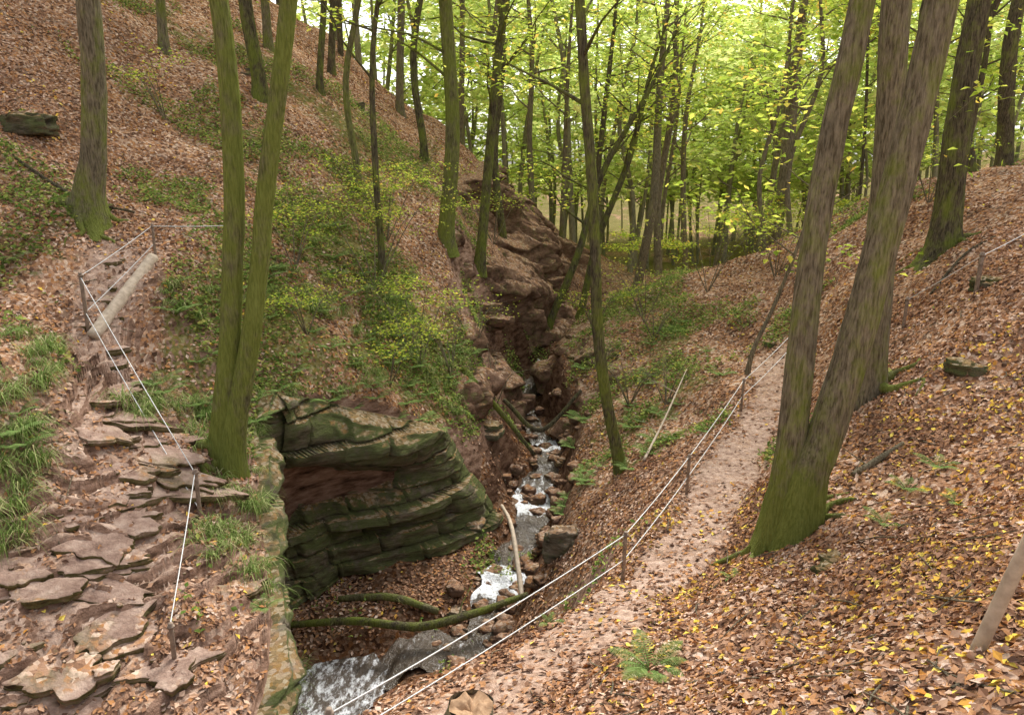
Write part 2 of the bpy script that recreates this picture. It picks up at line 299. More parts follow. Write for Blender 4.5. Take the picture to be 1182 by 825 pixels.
G=np.stack([np.stack([np.interp(cp,np.arange(16),F[r,:,a]) for r in range(R)],0) for a in(0,1)],-1)
for it in range(8):
    G[:,1:-1]=.25*G[:,:-2]+.5*G[:,1:-1]+.25*G[:,2:]
for it in range(14):
    G[1:-1]=.25*G[:-2]+.5*G[1:-1]+.25*G[2:]
X=G[...,0].copy();Z=G[...,1].copy();Y=np.repeat(rows[:,None],Cn,1);CP=np.repeat(cp[None],R,0)
nl=fbm(X*.45,Y*.45,3.1,3);nl2=fbm(X*2.2,Y*2.2,8.1,3)
pathL=sstep(1.9,2.15,CP+.15*nl)*(1-sstep(2.9,3.12,CP+.1*nl))*(1-sstep(11.3,12.2,Y))
pathR=sstep(9.85,10.15,CP+.12*nl+.12*nl2)*(1-sstep(10.85,11.15,CP+.12*nl-.12*nl2))*(1-sstep(14.5,16,Y))
path=np.maximum(pathL,pathR)
Z+=fbm(X*.7,Y*.7,0,4)*.16*(1-.8*path)+fbm(X*3,Y*3,9,3)*.035*(1-.5*path)
far=sstep(14,24,Y); Z+=far*fbm(X*.35,Y*.35,5,3)*.35
tw=sstep(1.75,2.05,CP)*(1-sstep(4.0,4.15,CP))*(1-sstep(8.8,10.,Y))
q=.135;tt=(Z+.22*fbm(X*.8,Y*.8,7,5)+.16*X)/q;fr=tt-np.floor(tt)
dz=(np.floor(tt)+sstep(.76,.9,fr)-tt)*q
Z+=tw*dz+tw*.018*fbm(X*7,Y*7,4,3)
tw2=sstep(.9,1.7,CP)*(1-sstep(3.6,4.05,CP))*sstep(8.5,9.5,Y)*(1-sstep(11,12,Y));Z+=tw2*dz*.8
CL=np.array([(-1.9,2),(-1.9,5.5),(-2.2,7.2),(-2.7,8.4),(-2.4,9.4),(-1.5,9.75),(-.5,9.95),(-.2,11.2),(.05,12.1),(.5,13.3),(.62,14.7),(1.05,15.8),(.95,16.6),(.55,18),(.38,20),(1.0,22.5)])
CLs=catmull(np.c_[CL,np.zeros(len(CL))],260)[:,:2]
dm=np.full(X.shape,9.)
sel=(Y>1)&(Y<26)&(CP>3.9)&(CP<9.2)
pts=np.c_[X[sel],Y[sel]]
dm[sel]=np.sqrt(((pts[:,None,:]-CLs[None])**2).sum(-1)).min(1)
Z-=.26*np.exp(-(dm/.6)**4)
pd=np.sqrt(((X+2.65)/1.15)**2+((Y-8.95)/1.25)**2);pd=np.where((CP>5.6)&(CP<8.5),pd,9)
Z-=.26*np.exp(-(pd)**4)
P=np.stack([X,Y,Z],-1)
du=np.gradient(P,axis=1);dv=np.gradient(P,axis=0);NN=np.cross(du,dv);NN/=np.linalg.norm(NN,axis=-1)[...,None]+1e-9
nz=NN[...,2]
rockA=np.clip(1-sstep(.42,.68,nz),0,1)*np.where(Y<45,1,0)
rockA=np.maximum(rockA*np.where((CP>3.9)&(CP<9.1),1,.75),tw*(1-sstep(.6,.92,nz)))
bed=np.exp(-(dm/.7)**2);rockA=np.maximum(rockA,bed*.58)
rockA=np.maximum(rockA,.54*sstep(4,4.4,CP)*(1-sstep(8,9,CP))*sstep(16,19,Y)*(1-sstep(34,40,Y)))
mossA=.26+.30*fbm(X*.5,Y*.5,21,3)
mossA+=.40*sstep(2.9,3.3,CP)*(1-sstep(4.5,5.3,CP))*sstep(8.5,11,Y)*(1-sstep(18,26,Y))
mossA+=.33*sstep(7.5,8.3,CP)*(1-sstep(9.6,10.,CP))*sstep(11,13,Y)*(1-sstep(26,34,Y))
mossA+=.25*sstep(1.2,1.8,CP)*(1-sstep(2,2.2,CP))*(1-sstep(12,16,Y))
mossA+=.10*sstep(.5,1.5,CP)*(1-sstep(3,4,CP))*sstep(11,13,Y)*(1-sstep(24,30,Y))
mossA-=.26*sstep(10.9,11.4,CP)*(Y<16)
mossA+=.5*sstep(38,48,Y)
mossA=np.clip(mossA*(1-path),0,.9)
shadeA=np.clip(sstep(4.6,5.6,CP)*(1-sstep(7.6,8.4,CP))*sstep(6,7.5,Y)*(1-sstep(26,32,Y)),0,1)  # mask for shade painted on the gully floor; also thins leaves there
pth=np.clip(np.maximum(path*(.95+.25*nl),tw*.65*(.8+.6*nl)),0,1)
Q=grid_q(R,Cn)
def gmesh(name,V,Q,idx=None):
    B=Bd();B.add(V,Q);ob=B.build(name,[MG]);me=ob.data
    for nme,A in(('path',pth),('rock',rockA),('moss',mossA),('gully_shade',shadeA)):
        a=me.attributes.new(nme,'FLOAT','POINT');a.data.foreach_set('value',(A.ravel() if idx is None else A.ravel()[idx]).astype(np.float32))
    return ob
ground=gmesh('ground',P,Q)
bvh=BVHTree.FromPolygons([tuple(p) for p in P.reshape(-1,3)],[tuple(q_) for q_ in Q.tolist()])
def gz(x,y):
    h=bvh.ray_cast(Vector((x,y,60)),Vector((0,0,-1)))
    return h[0].z if h[0] is not None else -6
def subsheet(name,mask):
    qm=mask.ravel()[Q].min(1)>.5
    q2=Q[qm];u,inv=np.unique(q2,return_inverse=True)
    V=P.reshape(-1,3)[u]+NN.reshape(-1,3)[u]*.006
    gmesh(name,V,inv.reshape(-1,4),u)
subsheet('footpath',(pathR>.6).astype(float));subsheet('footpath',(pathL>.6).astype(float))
cd=P[1:,1:]-P[:-1,:-1];ce=P[1:,:-1]-P[:-1,1:]
area=.5*np.linalg.norm(np.cross(cd,ce),axis=-1)
cX,cY,cZ,cC,cN=X[:-1,:-1],Y[:-1,:-1],Z[:-1,:-1],CP[:-1,:-1],NN[:-1,:-1]
vis=(cY>1.5)&(np.abs(cX)<.8*cY+2.2)
def scatter(n,w):
    w=(w*area*vis).ravel();c=np.cumsum(w);c/=c[-1]
    k=np.searchsorted(c,rng.random(n));i,j=np.unravel_index(np.minimum(k,w.size-1),area.shape)
    a=rng.random((n,1));b=rng.random((n,1))
    p=P[i,j]*(1-a)*(1-b)+P[i+1,j]*a*(1-b)+P[i,j+1]*(1-a)*b+P[i+1,j+1]*a*b
    return p,NN[i,j],i,j
dist=np.sqrt(cX**2+cY**2)
cl=path[:-1,:-1]
ww=1/(1+(dist/7)**2.4)*sstep(.45,.75,cN[...,2])*(1-.90*cl*(cC>5))*(1-.72*cl*(cC<5))*(1-.25*tw[:-1,:-1])*(dist<32)*(1-.95*np.exp(-(dm[:-1,:-1]/.7)**4))*(1-np.exp(-pd[:-1,:-1]**4))*(.22+.78*sstep(-.5,.35,fbm(cX*1.3,cY*1.3,2,4)))*(1-.6*np.clip(mossA[:-1,:-1]-.3,0,.5)*2)*(1-.5*shadeA[:-1,:-1])
p,n,_,_=scatter(225000,ww)
d=np.linalg.norm(p,axis=1)
B=Bd();rr=rng.random(len(p))*.90
yel=(rng.random(len(p))<.13*(p[:,0]>.6)*(p[:,1]<9)*(.4+sstep(-.3,.5,fbm(p[:,0]*.9,p[:,1]*.9,6,3))))|(rng.random(len(p))<.02);rr[yel]=rng.uniform(.92,1,yel.sum())
# darker damp leaves in drifts
dk=fbm(p[:,0]*1.1,p[:,1]*1.1,12,3)>.35;rr=np.where(dk&~yel,rr*.62,rr)
leaves(B,p+n*(.008+.016*rng.random((len(p),1))),rng.uniform(.018,.036,len(p))*(1+.025*d),1.6,0,rr,.6,n)
B.build('leaf_litter',[ML])
# ---------------------------------------------------------------- rock cliff
def cliff(name,y0,y1,cols,ns,nt_,th,amp,mo,side=1,belly=0,shift=0.0,mt=None,wav=.04,big_=.25,y2=99):
    ev=np.linspace(y0,y1,1600)
    fx=lambda k,a: np.interp(ev,SY,SP[:,k,a])
    k0,k1,k2=cols
    EP=np.stack([fx(k0,0),ev],1);sl=np.r_[0,np.cumsum(np.linalg.norm(np.diff(EP,axis=0),axis=1))]
    ss=np.linspace(0,sl[-1],ns);rs=lambda a:np.interp(ss,sl,a)
    yy=rs(ev);E,Fm,Gm=[np.stack([rs(fx(k,0)),yy,rs(fx(k,1))],-1) for k in cols]
    tg=np.gradient(E[:,:2],axis=0)
    for _ in range(12): tg[1:-1]=.25*tg[:-2]+.5*tg[1:-1]+.25*tg[2:]
    tg/=np.linalg.norm(tg,axis=1)[:,None];rt=np.stack([tg[:,1],-tg[:,0]],-1)*side
    t=np.linspace(0,1,nt_)[:,None,None]
    W=np.where(t<.5,E[None]+(Fm-E)[None]*t*2,Fm[None]+(Gm-Fm)[None]*(t*2-1))
    z=W[...,2];S=ss[None]+0*z
    zz=z+.03*S+.14*np.sin(z*2.3+1)+.05*np.sin(z*8.3)+wav*fbm(S*.6,z*.3,4,4)
    L=np.floor(zz/th).astype(int);fr=zz/th-L
    bw=.7+1.1*hsh(L,3);bq=S/bw+hsh(L,9)*5;blk=np.floor(bq).astype(int);bf=bq-blk
    off=.02+amp*(hsh(L,77)+.9*hsh(blk,L,5)+.35*fbm(S*.9,L*5.3,0,3)+.16*fbm(S*5,z*6,1,4))
    off-=amp*(.6*(1-sstep(0,.11,fr))+.6*(1-sstep(0,.05,bf)))
    if belly:
        bl_=(sstep(10.2,11,yy)*(1-sstep(12.2,13.0,yy)))[None];tt_=t[...,0]
        off+=belly*bl_*(1.0*np.exp(-((tt_-.20)/.12)**4)-1.4*np.exp(-((tt_-.44)/.09)**2)+.5*np.exp(-((tt_-.75)/.15)**2))
    off+=shift+big_*amp*fbm(S*.45,z*.5,9,3)*3
    fade=np.minimum(sstep(0,.05,t[...,0]),1);fe=sstep(0,1,ss-ss[0])*sstep(0,1,ss[-1]-ss)
    off=off*(.35+.65*fade)*(.2+.8*fe[None])-(1-fe[None])*.15
    Vc=W.copy();Vc[...,:2]+=rt[None]*off[...,None];Vc[...,2]-=.03
    top=E.copy();top[:,:2]-=rt*.5;top[:,2]-=.12
    Vc=np.concatenate([top[None],Vc],0)
    B=Bd();B.add(Vc,grid_q(nt_+1,ns)[:,::-side],0,mo);B.build(name,[mt or MR])
cliff('rock_cliff',4.2,14.0,(4,5,6),380,170,.30,.27,.60,1,.34)
cliff('earth_bank',14.5,33,(4,5,6),280,90,.55,.30,.38,1,0,-.25,MRE,.5,.9)
cliff('earth_bank',16.5,24,(9,8,7),120,50,.5,.22,.42,-1,0,-.15,MRE,.4,.8)
def outcrop(x,y,s,n,seed,rot=0,dz=0,rnd=.4,name='rock_outcrop',mt=None):
    B=Bd();g=gz(x,y)+dz;r_=np.random.default_rng(seed);z=g-s*.5
    for k in range(n):
        h=s*r_.uniform(.18,.36);z+=h*.92;f=1-.4*k/n
        slab(B,(x+r_.normal()*s*.12,y+r_.normal()*s*.1,z),s*f*r_.uniform(.8,1.1),s*f*r_.uniform(.5,.7),h*1.1,seed*31+k,rot+r_.normal()*.2,r_.normal()*.05,r_.normal()*.05,0,rnd)
    B.build(name,[mt or MR])
for i,(x,y,s,n,dz) in enumerate([(-.8,20.5,.7,4,-.1),(1.6,26.5,.8,4,-.1),(5.8,15.6,.5,3,-.12),(7.0,17.6,.5,3,-.15),(-5,25,.9,2,0),(-7.5,22,.7,2,0),(-.55,15.2,.4,3,0),(2.0,20.5,.5,3,-.1),(.3,24,.7,3,-.1)]): outcrop(x,y,s,n,i+3,i*.5,dz,.42,mt=MRE if i in(0,1,7,8) else MR)
bo=[(-8.8,14,(.5,.32,.2),.14,.55),(.85,11.2,(.26,.3,.28),.1,.4),(2.72,5.6,(.10,.09,.08),.0,.8),(2.55,5.3,(.08,.09,.06),.0,.8),(5.5,8.6,(.22,.16,.11),-.02,.6),(7.0,10.8,(.22,.18,.13),.0,.6),(-.75,12.9,(.26,.24,.16),0,.4),(-.9,10.6,(.14,.12,.09),.02,.3)]
for i,(x,y,s,dz,mo) in enumerate(bo):
    B=Bd();rock(B,(x,y,gz(x,y)+dz),s,i+40,e=.7,strata=.04,rough=.32,rot=i*1.3,rnd=mo,n=30);B.build('boulder',[MR])
B=Bd()
for i in range(150):
    k=rng.integers(95,235);sd_=rng.choice([-1,1]);c=CLs[k]+np.array([sd_*rng.uniform(.22,.75),rng.normal()*.2]);s=rng.uniform(.035,.15)
    if rng.random()<.35: c=CLs[k]+rng.normal(size=2)*.2
    rock(B,(c[0],c[1],gz(*c)+s*.3+.03),(s*1.3,s,s*.65),i+90,n=11,e=.75,rough=.4,strata=0,rot=rng.uniform(0,3),rnd=.38)
B.build('creek_stones',[MRE])
B=Bd()
for i in range(50):
    y=rng.uniform(4.3,8.8)
    c0=np.interp(y,SY,SP[:,2,0]);c1=np.interp(y,SY,SP[:,3 if y>7.3 else 4,0])
    x=rng.uniform(c0+.1,c1-.2);rx=rng.uniform(.22,.8);ry=rng.uniform(.10,.30)
    tx=(gz(x+.25,y)-gz(x-.25,y))/.5;ty=(gz(x,y+.25)-gz(x,y-.25))/.5
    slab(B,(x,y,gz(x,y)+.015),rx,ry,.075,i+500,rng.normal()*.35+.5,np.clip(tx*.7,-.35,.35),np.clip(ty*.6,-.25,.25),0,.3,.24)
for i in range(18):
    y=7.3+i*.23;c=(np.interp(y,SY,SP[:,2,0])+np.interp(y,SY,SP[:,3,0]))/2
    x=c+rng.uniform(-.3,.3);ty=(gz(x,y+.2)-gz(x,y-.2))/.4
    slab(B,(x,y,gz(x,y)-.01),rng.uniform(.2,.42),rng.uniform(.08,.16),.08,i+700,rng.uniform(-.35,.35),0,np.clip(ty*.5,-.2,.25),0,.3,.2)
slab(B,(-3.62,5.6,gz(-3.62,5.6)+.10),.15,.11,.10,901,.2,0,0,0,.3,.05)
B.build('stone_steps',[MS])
B=Bd();p,_,_,_=scatter(420,(cl>.3)*(1/(1+(dist/8)**2))+.5*tw[:-1,:-1]*(cY<9))
for i,a in enumerate(p):
    s=rng.uniform(.008,.028);rock(B,a+np.array([0,0,s*.3]),(s*1.3,s,s*.7),i,n=6,e=.8,rough=.3,strata=0,rot=rng.uniform(0,3))
B.build('pebbles',[MS])
# ---------------------------------------------------------------- water
w=.33+.10*np.sin(np.arange(260)*.5)+.22*rng.random(260)
for _ in range(4): w[1:-1]=.25*w[:-2]+.5*w[1:-1]+.25*w[2:]
w=w*np.where(CLs[:,1]>16.8,.65,1)*np.where((CLs[:,1]>13.5)&(CLs[:,1]<16.6),1.15,1)
tc=np.gradient(CLs,axis=0);tc/=np.linalg.norm(tc,axis=1)[:,None]+1e-9;nc=np.stack([tc[:,1],-tc[:,0]],-1)
zc=np.array([gz(*c) for c in CLs])
for _ in range(3): zc[1:-1]=.25*zc[:-2]+.5*zc[1:-1]+.25*zc[2:]
stp=.16;tz=zc/stp;fz=tz-np.floor(tz);zst=(np.floor(tz)+sstep(.6,.95,fz))*stp
zw=np.where(CLs[:,1]>9.9,zst*.7+zc*.3,zc)
uu=np.linspace(-1,1,13)
V=np.concatenate([CLs[:,None]+nc[:,None]*(uu[None,:,None]*w[:,None,None]),(zw[:,None]+.13+.06*fbm(CLs[:,:1]*6+uu*2,CLs[:,1:]*6,0,3)-.03*uu[None]**2)[...,None]],-1)
yc=CLs[:-1,1];fo=.27+.40*sstep(-.35,.5,np.sin(yc*2.3+.6)+.5*np.sin(yc*5.1))*(1-sstep(16.6,17.8,yc))-.12*sstep(16.8,18.4,yc)
B=Bd();B.add(V,grid_q(260,13)[:,::-1],0,np.repeat(fo,12))
th_=np.linspace(0,2*np.pi,64);rr_=np.linspace(.001,1,18)[:,None]
px=-2.65+rr_*1.2*np.cos(th_)[None];py=8.95+rr_*1.35*np.sin(th_)[None]
pz=gz(-2.65,8.95)+.29+.025*fbm(px*7,py*7,0,4)
B.add(np.stack([px,py,pz],-1),grid_q(18,64)[:,::-1],0,.47)
B.build('creek',[MW])
# ---------------------------------------------------------------- trees
def branch(B,p,az,L,r,up,leafn,ls,lm,bm=0,moss=0.,spread=.45):
    d=np.array([math.cos(az),math.sin(az),0]);
    pts=[p,p+d*L*.35+np.array([0,0,up*L*.3]),p+d*L*.7+np.array([0,0,up*L*.6])+rng.normal(size=3)*.08*L,p+d*L+np.array([0,0,up*L*.75])+rng.normal(size=3)*.12*L]
    C=tube(B,pts,[r,r*.6,r*.35,r*.1],4,7,bm,moss)
    for q in range(3):
        a=C[rng.integers(2,6)];e=a+np.array([math.cos(az+rng.choice([-.8,.8])),math.sin(az+rng.choice([-.8,.8])),rng.uniform(-.1,.4)])*L*rng.uniform(.25,.5)
        tube(B,[a,(a+e)/2+rng.normal(size=3)*.04,e],[r*.35,r*.2,r*.05],3,4,bm,moss)
        if leafn:
            m=leafn//5;tt=rng.random((m,1))**.7;leaves(B,a+(e-a)*tt+rng.normal(size=(m,3))*np.array([spread,spread,spread*.28])*.7,ls*rng.uniform(.6,1.2,m),1.5,lm)
    if leafn:
        m=leafn*2//5;k=rng.integers(2,7,m);leaves(B,C[k]+rng.normal(size=(m,3))*np.array([spread,spread,spread*.3]),ls*rng.uniform(.6,1.2,m),1.5,lm)
def treeB(B,pts,rad,nb=10,z0=3,leafn=60,ls=.05,bl=(1.2,2.6),sides=12,n=40,moss=(.6,.2),flare=.9,bm=0,lm=1,seed=0,ups=(.2,.9),spread=.45):
    C=tube(B,pts,rad,sides,n,bm,lambda t:moss[1]+(moss[0]-moss[1])*np.exp(-t*9),flare,.05,seed=seed)
    rads=np.interp(np.linspace(0,len(rad)-1,n),np.arange(len(rad)),rad)
    ok=np.where(C[:,2]>z0)[0]
    if len(ok)<2: return
    for k in range(nb):
        i=rng.choice(ok);branch(B,C[i],rng.uniform(0,6.283),rng.uniform(*bl),min(.045,rads[i]*.45),rng.uniform(*ups),leafn,ls,lm,bm,moss[1],spread)
def ext(pts,H,dx=0,dy=0):
    p=np.array(pts[-1],float);return pts+[tuple(p+np.array([dx*.5+rng.normal()*.1,dy*.5,H*.5])),tuple(p+np.array([dx,dy,H]))]
def big(stems,mats,nb=9,z0=4.5,leafn=45,sc_=1.0,roots=0,**k):
    B=Bd()
    for i,(pts,rad) in enumerate(stems): treeB(B,pts,[r*sc_ for r in rad],nb=nb,z0=z0,leafn=leafn,seed=i*2+1,n=60,sides=24,**k)
    x,y=stems[0][0][0][:2];r0=stems[0][1][0]*sc_
    for i in range(roots):
        a=i*6.283/roots+rng.uniform(-.5,.5);L=rng.uniform(.3,.8);q=[]
        for j,f in enumerate((.25,.5,.8,1.0)):
            aa=a+rng.normal()*.18;xx=x+math.cos(aa)*(r0*.6+L*f);yy_=y+math.sin(aa)*(r0*.6+L*f);q.append((xx,yy_,gz(xx,yy_)+(.045,.02,.005,-.05)[j]))
        q=[(x,y,gz(x,y)+.17)]+q
        tube(B,q,[.08,.06,.038,.024,.01],8,12,0,.6,rough=.15)
    return B.build('beech_tree',mats)
big([(ext([(-3.86,9.05,-4.3),(-3.80,9.0,-3.7),(-3.56,9,-2.28),(-3.42,9.02,-1.2),(-3.32,9.05,-.16),(-3.32,9.1,1.73)],8,-.5,.5),[.24,.19,.155,.145,.14,.125,.08,.03]),
     (ext([(-3.72,8.98,-4.2),(-3.62,8.95,-3.5),(-3.28,8.95,-2.2),(-3.08,9,-1.2),(-2.94,9,-.36),(-2.5,9,1.73)],8,1.6,.2),[.2,.17,.135,.13,.125,.11,.07,.03])],[MBm,MLF],moss=(.8,.58),sc_=.86,roots=6)
g=gz(-6.8,12)
big([(ext([(-6.85,12,g-.3),(-6.72,12,g+.3),(-6.55,12,.2),(-6.42,12,1.1),(-6.32,12,2.4)],8,.3,.3),[.34,.24,.21,.2,.19,.12,.04])],[MBg,MLF],moss=(.85,.45),flare=1.2,sc_=.86,roots=8)
big([(ext([(2.82,7.0,-3.95),(2.83,7,-3.2),(2.84,7,-2.6),(2.87,7.05,-.92),(2.97,7.1,.26),(3.10,7.1,1.4)],9,.8,.4),[.27,.21,.185,.165,.155,.145,.09,.03]),
     (ext([(2.92,6.88,-3.9),(3.0,6.9,-3.1),(3.12,6.9,-2.68),(3.30,6.9,-1.77),(3.42,6.9,-.92),(3.58,6.9,.26),(3.70,6.9,1.4)],9,.6,-.2),[.29,.25,.225,.21,.205,.19,.175,.1,.03])],[MBg,MLF],moss=(1.0,.43),flare=.8,sc_=.76,roots=7)
g=gz(4.75,9.4)
big([(ext([(4.85,9.4,g-.3),(4.75,9.4,g+.3),(4.68,9.4,-.8),(4.6,9.4,.6),(4.5,9.4,1.8)],8,.3,.3),[.28,.20,.18,.17,.16,.12,.04])],[MBg,MLF],moss=(.5,.42),roots=4)
g=gz(8.2,14)
big([(ext([(8.2,14,g-.3),(8.15,14,g+.4),(8.1,14,1.2),(8.15,14,2.7)],8,.5,.3),[.38,.25,.21,.19,.14,.04])],[MBd,MLF],moss=(.6,.46),nb=12,roots=6)
g=gz(1.98,12.6)
big([(ext([(2.02,12.6,g-.3),(1.98,12.6,g+.15),(1.67,12.6,-4.0),(1.50,12.6,-2.8),(1.43,12.6,-1.66),(1.32,12.6,-.23),(1.17,12.6,1.13),(1.06,12.6,2.42)],6,-.5,.5),[.17,.125,.115,.11,.105,.10,.095,.09,.06,.02])],[MBd,MLF],moss=(.6,.5),flare=.6,z0=.8,nb=12,bl=(1.0,2.4),sc_=.88)
med=[(-1.75,20,.1,.2,12,MBm,.55),(-1.0,21.5,1.3,.14,12,MBd,.5),(-2.9,16.2,.5,.07,9,MBd,.45),(-6.5,20,.4,.17,12,MBd,.5),(-8.8,20,.2,.11,11,MBg,.45),(-7.4,24,.2,.13,12,MBg,.45),(-5.5,22.5,-.1,.09,10,MBd,.45),(-11.8,19,.3,.15,12,MBd,.45),
 (1.1,24,3.2,.12,10,MBd,.5),(2.3,25.5,2.4,.12,11,MBd,.5),(4.6,27,.8,.16,14,MBg,.35),(5.6,28,.2,.14,14,MBg,.35),(10.4,29.5,.3,.24,14,MBg,.35),(4.7,14.2,1.3,.04,6,MBg,.3),(-.3,26,-.3,.13,13,MBd,.45),(-2.8,24,.4,.11,12,MBd,.45),
 (8.6,17,.8,.07,9,MBd,.4),(10.6,20.5,.5,.11,11,MBg,.4),(12.6,19.5,-.3,.18,12,MBd,.45),(7.6,22.5,.3,.07,9,MBg,.4),(3.3,30,.6,.13,14,MBd,.4),(7.3,31,.1,.12,13,MBg,.4),(-4.2,29,.2,.14,13,MBg,.4),(-10,26,.2,.18,13,MBd,.4),(.9,31,-.4,.12,13,MBg,.4),(-13.5,23,0,.15,12,MBd,.4),(-3.9,19,.2,.08,10,MBm,.5),
 (9.3,25,.4,.09,11,MBg,.4),(12.5,26,-.2,.12,12,MBg,.4),(6.6,33,.5,.10,13,MBg,.4),(11.5,33,0,.13,13,MBg,.4),(14.5,24,.3,.11,12,MBd,.4),(-.9,30,.8,.10,12,MBg,.4),(-6.2,27,.3,.12,12,MBd,.4),(2.2,33,.3,.11,13,MBg,.4),(-2.2,33,.2,.12,12,MBg,.4)]
for i,(x,y,lx,r,H,mt,mo) in enumerate(med):
    g=gz(x,y);wv=rng.normal(size=4)*.2
    pts=[(x,y,g-.3),(x+lx*.08,y,g+.5),(x+lx*.3+wv[0],y+wv[2],g+H*.25),(x+lx*.6+wv[1],y,g+H*.5),(x+lx*.95,y+wv[3],g+H*.75),(x+lx*1.3,y,g+H)]
    B=Bd();treeB(B,pts,[r*1.5,r*1.05,r*.95,r*.8,r*.5,r*.12],nb=int(10+r*26),z0=g+H*(.32 if x>-3 else .40),leafn=85,ls=.085,bl=(1.4,3.6),sides=10,n=26,moss=(mo+.15,mo),flare=.5,seed=i,ups=(.2,1.1),spread=.65)
    B.build('beech_tree',[mt,MLF])
B=Bd();cnt=0
while cnt<185:
    if cnt<135: y=rng.uniform(27,85);x=rng.uniform(-.62*y,.75*y)
    else: y=rng.uniform(38,75);x=rng.uniform(-.12*y,.62*y)
    if y<36 and -2<x<15: continue
    if y<34 and x<-2 and rng.random()<.4: continue
    g=gz(x,y);H=rng.uniform(13,20);r=rng.uniform(.07,.16);lx=rng.normal()*1.6
    pts=[(x,y,g-.3),(x+lx*.15+rng.normal()*.15,y,g+H*.25),(x+lx*.4+rng.normal()*.3,y,g+H*.5),(x+lx*.7,y,g+H*.75),(x+lx,y,g+H)]
    ls=.12+.0036*y
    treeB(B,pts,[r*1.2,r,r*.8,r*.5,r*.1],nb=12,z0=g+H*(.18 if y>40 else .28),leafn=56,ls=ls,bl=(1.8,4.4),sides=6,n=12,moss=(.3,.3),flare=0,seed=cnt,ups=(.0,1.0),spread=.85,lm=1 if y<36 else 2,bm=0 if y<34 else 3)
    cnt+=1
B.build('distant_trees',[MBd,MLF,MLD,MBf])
def shrub(x,y,h,nst,leafn,ls,mt,lx=0,name='shrub'):
    B=Bd();g=gz(x,y)
    for k in range(nst):
        a=rng.uniform(0,6.28);e=np.array([x+lx+math.cos(a)*h*.6,y+math.sin(a)*h*.6,g+h*rng.uniform(.6,1)])
        C=tube(B,[(x,y,g-.05),((x+e[0])/2,(y+e[1])/2,g+h*.55),e],[.014,.009,.004],4,8,0,.2)
        for q in range(4):
            s=C[rng.integers(3,8)];branch(B,s,rng.uniform(0,6.28),h*.4,.005,.2,leafn,ls,1,0,.1,.2)
    B.build(name,[MBg,mt])
for a in [(-2.3,13.2,1.3,4,40,.034,MLF),(-1.9,14.6,2.2,5,60,.035,MLF),(-2.9,15.4,2.4,5,65,.035,MLF),(-3.6,12.6,.9,4,30,.03,MLF),(-3.0,17.8,2.4,5,60,.04,MLF),(-.9,17,1.3,6,8,.03,MLF),(-.4,16.0,1.5,7,4,.03,MLF),(-1.3,15.2,1.3,6,6,.03,MLF),(2.6,15.5,1.2,7,6,.03,MLF),(3.6,19.5,1.8,7,12,.04,MLF),(5.5,20.5,2.2,7,16,.04,MLF),(2.4,21,1.4,6,16,.04,MLF),(7.2,20,2.0,6,20,.04,MLF),(-7.6,17,1.6,4,20,.04,MLF),(9.7,17.5,2,5,30,.04,MLF),(-.6,24,2.2,6,24,.045,MLF),(6.5,24,2.5,6,30,.05,MLF),(3.2,14.5,1.0,5,10,.03,MUG),(9,28,2.6,6,50,.07,MLF),(12,30,2.6,6,60,.07,MLF),(6,31,2.6,6,50,.07,MLF),(3.6,18.2,1.0,7,5,.03,MUG),(2.2,17.5,.9,6,8,.03,MUG),(-4.2,14.2,1.6,4,40,.035,MLF)]: shrub(*a)
nf=fbm(cX*1.1,cY*1.1,31,4)
wu=sstep(.46,.68,mossA[:-1,:-1]+.42*nf)*(cY<28)*(cY>6)*(1-path[:-1,:-1])*(cN[...,2]>.2)*(1-.45*sstep(14,26,cY))*(1-.9*shadeA[:-1,:-1]*(cY<11))
p,n,_,_=scatter(72000,wu)
B=Bd();leaves(B,p+np.array([0,0,1])*rng.uniform(.01,.17,(len(p),1)),rng.uniform(.020,.050,len(p)),1.2,0,None,.6)
B.build('undergrowth',[MUG])
def tuft(B,x,y,nb,L,az0=None):
    g=gz(x,y)
    az=rng.uniform(0,6.28,nb) if az0 is None else rng.normal(az0,.9,nb)
    l=L*rng.uniform(.5,1.1,nb);st=np.c_[x+rng.normal(size=nb)*.05,y+rng.normal(size=nb)*.05,np.full(nb,g-.02)]
    dx=np.c_[np.cos(az),np.sin(az),np.zeros(nb)];sd=np.c_[-np.sin(az),np.cos(az),np.zeros(nb)]*.004
    R_=[]
    sp=rng.uniform(.5,1,nb)[:,None]
    for k,(o,hh,ww_) in enumerate([(0,0,1),(.2,.36,1),(.5,.52,.8),(.8,.36,.5),(1.0,.02,.1)]):
        c=st+dx*l[:,None]*o*sp+np.array([0,0,1])*l[:,None]*hh*(1.15-.4*sp)
        R_.append(c-sd*ww_);R_.append(c+sd*ww_)
    V=np.stack(R_,1);Qs=np.array([[0,1,3,2],[2,3,5,4],[4,5,7,6],[6,7,9,8]])
    Qa=(np.arange(nb)[:,None,None]*10+Qs[None]).reshape(-1,4)
    B.add(V,Qa,0,np.repeat(rng.random(nb),4))
B=Bd()
wg=(((cC>1.3)&(cC<1.98)&(cY>5.5)&(cY<9.5))*.5+((cC>3.05)&(cC<4.0)&(cY>7.2)&(cY<12))*.9+((cC>3.2)&(cC<4.2)&(cY>=12)&(cY<16))*.8)*(nf>-.1)
p,n,_,_=scatter(240,wg)
for a in p: tuft(B,a[0],a[1],rng.integers(25,60),rng.uniform(.22,.46))
for a in [(-5.4,7.6),(-5.15,7.4),(-5.5,8.1),(-5.2,6.9),(-4.95,6.6),(-3.05,8.7),(-3.2,8.5),(-2.95,8.3),(-3.35,9.3),(-4.9,8.9),(-4.7,9.3),(-4.4,9.8)]: 
    for k in range(3): tuft(B,a[0]+rng.normal()*.12,a[1]+rng.normal()*.12,70,.5)
B.build('grass',[MGR])
